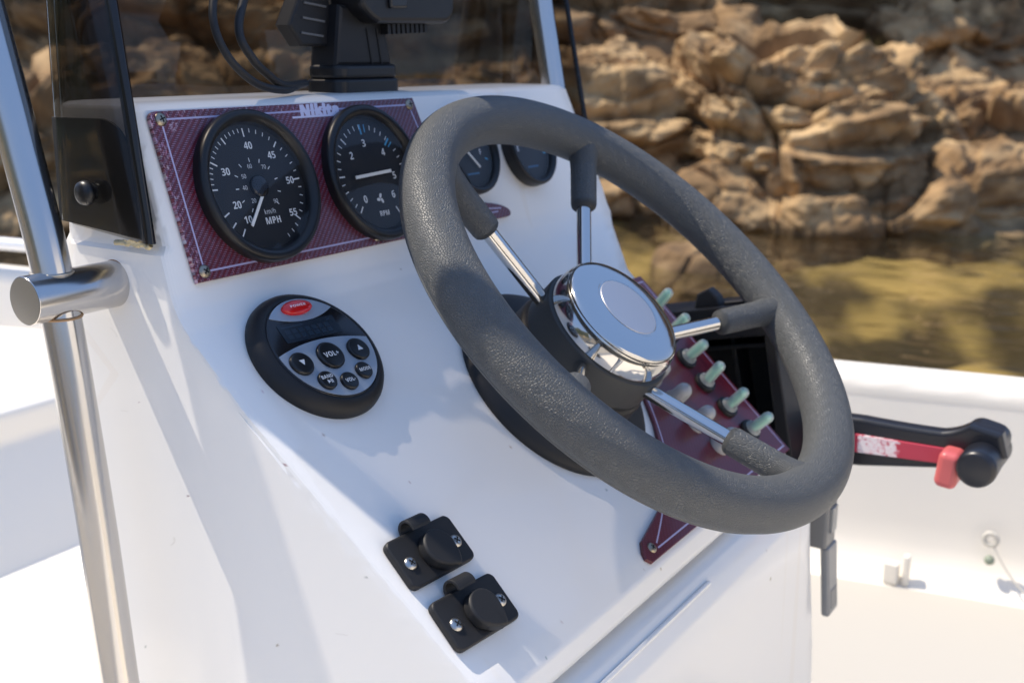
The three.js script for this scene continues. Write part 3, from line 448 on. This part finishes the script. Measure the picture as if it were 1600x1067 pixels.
// ------------------------------------------------------------------ the boat
const beam = (() => { const K = [[-2.4, 0.001], [-2.25, 0.19], [-1.95, 0.37], [-1.35, 0.565], [-0.8, 0.675], [-0.3, 0.745], [0.07, 0.806], [0.3, 0.853], [0.8, 0.925], [1.4, 0.955], [2.4, 0.935]]; const c = new THREE.CatmullRomCurve3(K.map(([z, b]) => V3(b, 0, z)), false, 'centripetal'), P = c.getPoints(400); return (z) => { for (let i = 1; i < P.length; i++) if (P[i].z >= z) { const t = (z - P[i - 1].z) / (P[i].z - P[i - 1].z + 1e-9); return lerp(P[i - 1].x, P[i].x, t); } return 0.935; }; })();
const sheer = (z) => 0.45 + 0.035 * smooth(-z, 0.3, 2.4);
{
  const boat = thing('motor_boat', 'white open motor boat hull with gunwale, floor and bow deck around the console', 'boat');
  const zs = (v) => lerp(-2.38, 2.4, v), side = (prof, e, nv = 160) => { const G = []; for (let k = 0; k < prof.length - 1; k++) { } return grid(prof.length - 1, nv, (u, v) => { const [o, y, abs] = prof[Math.round(u * (prof.length - 1))], z = zs(v), b = beam(z), x = Math.max(b - o, 0); return [e * x, abs ? y : sheer(z) + y, z]; }, e > 0); };
  // gunwale cap, liner with a cove at the floor, outer skin: [distance in from the beam, height from the sheer or absolute]
  const cap = [[-0.012, -0.05], [-0.012, -0.012], [-0.008, -0.003], [0, 0], [0.008, 0.001], [0.024, -0.004], [0.031, -0.010], [0.035, -0.017], [0.0365, -0.026], [0.036, -0.034]];
  const liner = [[0.0355, -0.03], [0.038, -0.09], [0.042, 0.25, 1], [0.044, 0.222, 1], [0.05, 0.2, 1], [0.06, 0.184, 1], [0.073, 0.1735, 1], [0.082, 0.1708, 1]];
  const skin = [[-0.011, -0.05], [0.0, -0.14], [0.03, 0.08, 1], [0.09, -0.06, 1], [0.3, -0.18, 1], [0.99, -0.27, 1]];
  for (const e of [1, -1]) { part('gunwale', crease(side(cap, e), 60), M.hull, boat); part('side_liner', crease(side(liner, e), 50), M.hull, boat); part('outer_skin', crease(side(skin, e), 40), M.hull, boat); }
  part('floor', grid(24, 120, (u, v) => { const z = lerp(-0.85, 2.38, v), b = Math.max(beam(z) - 0.081, 0.001); return [lerp(-b, b, u), 0.17, z]; }), M.hull, boat);
  part('non_skid_panel', grid(12, 100, (u, v) => { const z = lerp(-0.35, 1.0, v), b = beam(z) - 0.086; return [lerp(0.30, b, u), 0.174, z]; }), M.nonskid, boat);
  part('bow_deck', grid(24, 60, (u, v) => { const z = lerp(-2.34, -0.935, v), b = Math.max(beam(z) - 0.038, 0.001); return [lerp(-b, b, u), 0.36, z]; }), M.hull, boat);
  part('bow_step', grid(24, 8, (u, v) => { const a = [[0, 0.36], [0.006, 0.3585], [0.010, 0.354], [0.0115, 0.345], [0.0115, 0.322], [0.011, 0.316], [0.014, 0.306], [0.10, 0.185], [0.112, 0.1695]][Math.round(v * 8)], b = beam(-0.93 + a[0]) - 0.04; return [lerp(-b, b, u), a[1], -0.935 + a[0]]; }, true), M.hull, boat);
  part('transom', new THREE.BoxGeometry(1.8, 0.66, 0.05), M.hull, boat, [0, 0.17, 2.4]);
  const seat = thing('helm_bench', 'white helm seat box standing behind the wheel', 'seat', V3(0, 0.17, 1.05));
  part('seat_base', new RoundedBoxGeometry(0.85, 0.34, 0.42, 3, 0.02), M.hull, seat, [0, 0.17, 0]); part('seat_cushion', new RoundedBoxGeometry(0.83, 0.08, 0.42, 4, 0.03), std({ color: lin(0.78, 0.75, 0.7), roughness: 0.6 }), seat, [0, 0.38, 0]); part('backrest', new RoundedBoxGeometry(0.83, 0.42, 0.08, 4, 0.03), std({ color: lin(0.78, 0.75, 0.7), roughness: 0.6 }), seat, [0, 0.64, 0.2], [0.2, 0, 0]);
}
{ const P = []; for (let k = 0; k <= 14; k++) { const z = lerp(-0.75, -2.05, k / 14); P.push([beam(z) - 0.03, 0.505 + 0.02 * (k / 14), z]); } const g = thing('grab_rail', 'white grab rail above the gunwale left of the console', 'rail'); part('tube', tube(P, 0.0115, 80, 16), std({ color: lin(0.8, 0.8, 0.8), roughness: 0.25, metalness: 0.2 }), g); for (const k of [0, 5, 10, 14]) part('post', rod([P[k][0], sheer(P[k][2]) - 0.005, P[k][2]], P[k], 0.009), M.steel, g); }
{ const g = thing('deck_clip', 'small white bracket at the foot of the right hull side', 'clip', V3(0.756, 0.17, 0.19)); const w = std({ color: lin(0.76, 0.72, 0.64), roughness: 0.5 }); part('clip_plate', new RoundedBoxGeometry(0.014, 0.03, 0.02, 2, 0.003), w, g, [0, 0.018, -0.01]); part('clip_tab', new RoundedBoxGeometry(0.012, 0.042, 0.008, 2, 0.002), w, g, [0.004, 0.024, 0.008]); }
{ const g = thing('ring_fitting', 'small grey ring fitting with a hanging cord on the right hull side', 'fitting', V3(0.795, 0.25, 0.291)); part('ring', new THREE.TorusGeometry(0.0078, 0.0032, 10, 24).rotateY(Math.PI / 2), std({ color: lin(0.5, 0.48, 0.43), roughness: 0.5 }), g, [-0.006, 0, 0], [0.3, 0, 0]); part('eye', new THREE.SphereGeometry(0.0065, 16, 12), std({ color: lin(0.22, 0.26, 0.2), roughness: 0.5 }), g, [-0.005, -0.029, 0.001]); part('cord', tube([[-0.006, -0.008, 0.004], [-0.012, -0.03, 0.02], [-0.018, -0.052, 0.042], [-0.03, -0.066, 0.075], [-0.04, -0.072, 0.11]], 0.0013, 40, 8), std({ color: lin(0.55, 0.52, 0.46), roughness: 0.7 }), g); }

// ------------------------------------------------------------------ water and sea bed
{
  const ripple = dataTex(512, (u, v) => { const f = (a, b, n, s) => { const X = u * n * a, Y = v * n * b; return 0; }; let h = 0; const tau = 2 * Math.PI; const r = rng(21); for (let k = 0; k < 26; k++) { const a = Math.round((r() - 0.5) * 2 * (3 + k)), b = Math.round((r() - 0.2) * (4 + k)), p = r() * tau; h += Math.sin(tau * (a * u + b * v) + p) / (4 + k * 0.5); } return 0.5 + 0.16 * h; });
  ripple.repeat.set(60, 60);
  const w = part('water', new THREE.PlaneGeometry(120, 120).rotateX(-Math.PI / 2), std({ color: lin(0.86, 0.88, 0.78), transmission: 1, thickness: 0, roughness: 0.03, ior: 1.33, bumpMap: ripple, bumpScale: 0.035 })); structure(w);
  const g = grid(300, 300, (u, v) => { const x = lerp(-14, 14, u), z = lerp(-14, 10, v), d = smooth(Math.hypot(x + 0.2, (z - 0.1) * 0.7), 0.4, 5.2), r = fbm(x * 1.3, 0, z * 1.3, 4, 3); return [x, lerp(-0.62, -0.1, d) + 0.3 * r, z]; }, true);
  const P = g.attributes.position, C = []; for (let i = 0; i < P.count; i++) { const x = P.getX(i), z = P.getZ(i), n = fbm(x * 1.9 + 4, 2, z * 1.9, 4, 9), f = fbm(x * 6, 1, z * 6, 3, 19), k = smooth(n + f * 0.4 + 0.34 * smooth(5.2 - Math.hypot(x + 0.2, z * 0.7), 0, 3), -0.05, 0.2); const s = [0.38 + f * 0.16, 0.25 + f * 0.1, 0.09 + f * 0.04], q = [0.04, 0.025, 0.009]; C.push(lerp(s[0], q[0], k), lerp(s[1], q[1], k), lerp(s[2], q[2], k)); }
  g.setAttribute('color', new THREE.Float32BufferAttribute(C, 3)); structure(part('sea_bed', g, std({ vertexColors: true, roughness: 0.95 })));
  structure(part('deep_bed', new THREE.PlaneGeometry(160, 160).rotateX(-Math.PI / 2), std({ color: lin(0.06, 0.1, 0.09), roughness: 1 }), scene, [0, -1.4, 0]));
}

// ------------------------------------------------------------------ rocks of the shore
const rockMat = std({ vertexColors: true, roughness: 0.95 });
function rockColors(g, seed, tone = 1) {
  const P = g.attributes.position, C = [];
  for (let i = 0; i < P.count; i++) {
    const x = P.getX(i), y = P.getY(i), z = P.getZ(i), a = fbm(x * 2.1, y * 4, z * 2.1, 3, seed + 50), b = fbm(x * 9, y * 14, z * 9, 3, seed + 60), k = smooth(a + 0.5 * b, -0.25, 0.35);
    let c = [lerp(0.23, 0.43, k), lerp(0.138, 0.29, k), lerp(0.062, 0.145, k)]; const l = tone * (1 + 0.55 * b);
    const wet = (1 - smooth(y, 0.01, 0.10)) * 0.5; C.push(c[0] * l * (1 - wet), c[1] * l * (1 - wet), c[2] * l * (1 - wet));
  }
  g.setAttribute('color', new THREE.Float32BufferAttribute(C, 3)); return g;
}
// displacement of a broken, bedded rock surface: blocks with open joints, strata, crumbly grain
function ridged(x, y, z, o, s) { let a = 0.5, r = 0, w = 1; for (let i = 0; i < o; i++) { let n = 1 - Math.abs(vnoise(x, y, z, s + i * 13)); n *= n; r += n * a * w; w = clamp(n * 1.6, 0.15, 1); x *= 2.1; y *= 2.1; z *= 2.1; a *= 0.52; } return r; }
function rockRelief(x, y, z, seed, amp = 1) {
  const wx = 0.16 * vnoise(x * 2, y * 2, z * 2, seed), wy = 0.1 * vnoise(x * 1.3, y * 1.3 + 5, z * 1.3, seed);
  const A = worley(x * 1.7 + wx * 3, y * 2.2 + wy, z * 1.7 - wx * 3, seed), B = worley(x * 6 + wx * 6, y * 7 + wy * 4, z * 6, seed + 7), P = worley(x * 17, y * 20, z * 17, seed + 11);
  let d = (A[2] - 0.5) * 0.22 - 0.07 * (1 - smooth(A[1] - A[0], 0, 0.12)) + (B[2] - 0.5) * 0.05 - 0.015 * (1 - smooth(B[1] - B[0], 0, 0.1)) + 0.008 * (0.55 - P[0]);
  const t = y + 0.10 * vnoise(x * 0.8, 3, z * 0.8, seed + 61) + 0.03 * wx;                  // gently warped bedding
  d += 0.13 * (ridged(x * 1.7, t * 6.5, z * 1.7, 5, seed + 30) - 0.42) + 0.055 * fbm(x * 7, t * 17, z * 7, 4, seed + 20) + 0.02 * fbm(x * 26, y * 30, z * 26, 2, seed + 22);
  const st = t * 4.4 + 0.5 * vnoise(x * 0.9, y, z * 0.9, seed + 40), f = st - Math.floor(st); d += 0.12 * (smooth(f, 0, 0.6) - smooth(f, 0.9, 1));
  const cr = Math.abs(vnoise(x * 2.7 + wx * 4, y * 0.6, z * 2.7, seed + 70)); d -= 0.07 * (1 - smooth(cr, 0, 0.07));
  return d * amp;
}
function rock(name, label, [x, y, z], [w, h, d], turn, seed, { seg = 110, amp = 1, box = 0.7, tone = 1, tilt = 0, lean = 0.55, group = 'rocks of the shore' } = {}) {
  const src = new THREE.BoxGeometry(2, 2, 2, seg, Math.round(seg * 0.8), seg); src.deleteAttribute('uv'); src.deleteAttribute('normal'); const g = mergeVertices(src, 1e-5), P = g.attributes.position, ct = Math.cos(turn), sn = Math.sin(turn), tt = Math.tan(tilt);
  const e = 2 + box * 6, v = V3(), q = V3();
  for (let i = 0; i < P.count; i++) {
    v.fromBufferAttribute(P, i); const n = Math.pow(Math.abs(v.x) ** e + Math.abs(v.y) ** e + Math.abs(v.z) ** e, 1 / e); v.divideScalar(n); q.copy(v).multiply(V3(1 / w, 1 / h, 1 / d)).normalize();
    let px = v.x * w / 2, py = v.y * h / 2 + tt * v.x * w / 2, pz = v.z * d / 2 - lean * py; const X = ct * px + sn * pz, Z = -sn * px + ct * pz; const nx = ct * q.x + sn * q.z, nz = -sn * q.x + ct * q.z;
    const r = rockRelief(x + X, y + py, z + Z, seed, amp * Math.min(1, Math.min(w, h, d) * 1.1 + 0.15)); P.setXYZ(i, x + X + nx * r, y + py + q.y * r, z + Z + nz * r);
  }
  g.computeVertexNormals(); rockColors(g, seed, tone); g.translate(-x, -y, -z);
  const m = part(name, g, rockMat, scene, [x, y, z]); return tag(m, label, 'rock', group);
}
const yawV = 56.79 * D;                       // the shore is laid out in the view's heading: s to the side, f ahead, from the boat's middle
const shore = (s, f, y) => [-0.6457 + f * Math.sin(yawV) + s * Math.cos(yawV), y, 0.5 - f * Math.cos(yawV) + s * Math.sin(yawV)];

const R = (name, label, s, f, y, size, seed, o = {}) => rock(name, label, shore(s * 1.04, f + 0.28, y), size, -yawV + (o.turn ?? 0), seed, o);
R('rock_block', 'tall tan rock block with a flat top in the middle of the right shore', 1.42, 5.85, 0.36, [1.05, 1.04, 0.9], 11, { box: 0.9, seg: 170, turn: 0.15, lean: 0.3 });
R('rock_ledge', 'low sunlit rock ledge running along the water at the right edge', 2.05, 5.55, 0.06, [1.75, 0.5, 0.85], 23, { box: 0.4, seg: 150, tilt: 0.05 });
R('rock_slab', 'sloping sunlit rock slab behind the low ledge at the right', 2.95, 6.7, 0.2, [1.9, 0.8, 1.6], 31, { box: 0.35, seg: 140, tilt: -0.12 });
R('rock_boulder', 'dark rounded boulder high on the right shore', 3.05, 7.75, 0.88, [1.1, 0.62, 0.8], 37, { box: 0.2, seg: 90 });
R('rock_stack', 'cracked rock mass left of the tall block behind the wheel', 0.42, 6.3, 0.36, [1.15, 0.98, 0.9], 41, { box: 0.7, seg: 150, turn: -0.1 });
R('rock_crag', 'blocky upper rock crag above the cracked mass by the right rail', 0.75, 6.9, 1.05, [1.15, 0.62, 0.8], 47, { box: 0.8, seg: 120 });
R('waterline_rock', 'small tan rock at the waterline below the tall block', 0.98, 5.45, 0.02, [0.36, 0.42, 0.35], 53, { box: 0.3, seg: 80 });
R('rock_heap', 'broken rock heap seen through the middle of the windshield', -0.55, 6.3, 0.3, [1.1, 0.95, 0.9], 59, { box: 0.6, seg: 130 });
R('rock_shelf', 'long rock shelf seen through the left part of the windshield', -1.45, 5.95, 0.28, [1.2, 0.85, 0.9], 61, { box: 0.6, seg: 130, turn: 0.2 });
R('rock_outcrop', 'rock outcrop at the far left beside the steel rail', -2.35, 5.6, 0.25, [1.1, 0.8, 0.9], 67, { box: 0.5, seg: 120, turn: 0.2 });
R('rock_shoulder', 'brown rock shoulder above the heap behind the plotter', -0.35, 7.0, 0.95, [1.3, 0.75, 0.8], 71, { box: 0.6, seg: 110 });
R('rock_bench', 'brown rock bench above the shelf at the left of the windshield', -1.7, 6.8, 0.85, [1.5, 0.75, 0.9], 73, { box: 0.6, seg: 110 });
R('half_sunk_rock', 'pale half sunk rock in the shallows seen through the wheel', 0.78, 4.25, -0.09, [0.42, 0.3, 0.34], 79, { box: 0.2, seg: 80, amp: 0.6 });
// steep bank behind the rocks
{
  const g = grid(260, 150, (u, v) => { const s = lerp(-7, 9, u), t = v * 4.2, f = 9.0 + 0.5 * Math.sin(s * 0.9) + 0.45 * t, p = shore(s, f - 0.75 * t, -0.3 + t * 0.95); const d = rockRelief(p[0], p[1], p[2], 83, 1.3) + 0.5 * fbm(s * 0.6, t * 0.8, 3, 2, 5); return [p[0] - d * 0.8, p[1] + d * 0.3, p[2] + d * 0.45]; }, false);
  rockColors(g, 83); structure(part('bank', g, rockMat));
}
// the other sides of the cove
{
  const g = grid(220, 24, (u, v) => { const a = lerp(1.6, 3.3, u), n = fbm(u * 14, v * 2, 1, 4, 111), r = 34 + 10 * v + 3 * n, h = (5.5 + 3 * fbm(u * 9, 0, 4, 4, 121)) * Math.pow(v, 0.7); return [-r * Math.sin(a) , h - 0.6, r * Math.cos(a)]; });
  structure(part('hills', g, std({ color: lin(0.05, 0.058, 0.03), roughness: 1 })));
}
// dry grass on the ledges
{
  const r = rng(99), G = [], blade = (p, l, lean, az, w) => { const g = new THREE.BufferGeometry(), dx = Math.cos(az), dz = Math.sin(az), P = [], I = []; for (let k = 0; k <= 3; k++) { const t = k / 3, ww = w * (1 - t * 0.9), ox = dx * lean * t * t * l, oz = dz * lean * t * t * l; P.push(p[0] + ox - dz * ww, p[1] + l * t, p[2] + oz + dx * ww, p[0] + ox + dz * ww, p[1] + l * t, p[2] + oz - dx * ww); if (k < 3) I.push(2 * k, 2 * k + 1, 2 * k + 2, 2 * k + 1, 2 * k + 3, 2 * k + 2); } g.setAttribute('position', new THREE.Float32BufferAttribute(P, 3)); g.setIndex(I); return g; };
  for (let i = 0; i < 700; i++) { const a = r() * 6.28, q = Math.sqrt(r()); const c = i < 450 ? [2.0, 7.0, 0.62] : [1.55, 6.7, 0.66]; G.push(blade(shore(c[0] + Math.cos(a) * q * 0.22, c[1] + Math.sin(a) * q * 0.16, c[2]), 0.12 + r() * 0.22, 0.2 + r() * 0.7, r() * 6.28, 0.0035)); }
  const g = mergeGeometries(G); g.computeVertexNormals(); const m = part('dry_grass', g, std({ color: lin(0.3, 0.25, 0.1), roughness: 0.9, side: THREE.DoubleSide })); m.userData = { kind: 'stuff', label: 'dry yellow grass tufts on the rocks behind the tall block', category: 'grass' };
}

renderer.render(scene, camera);
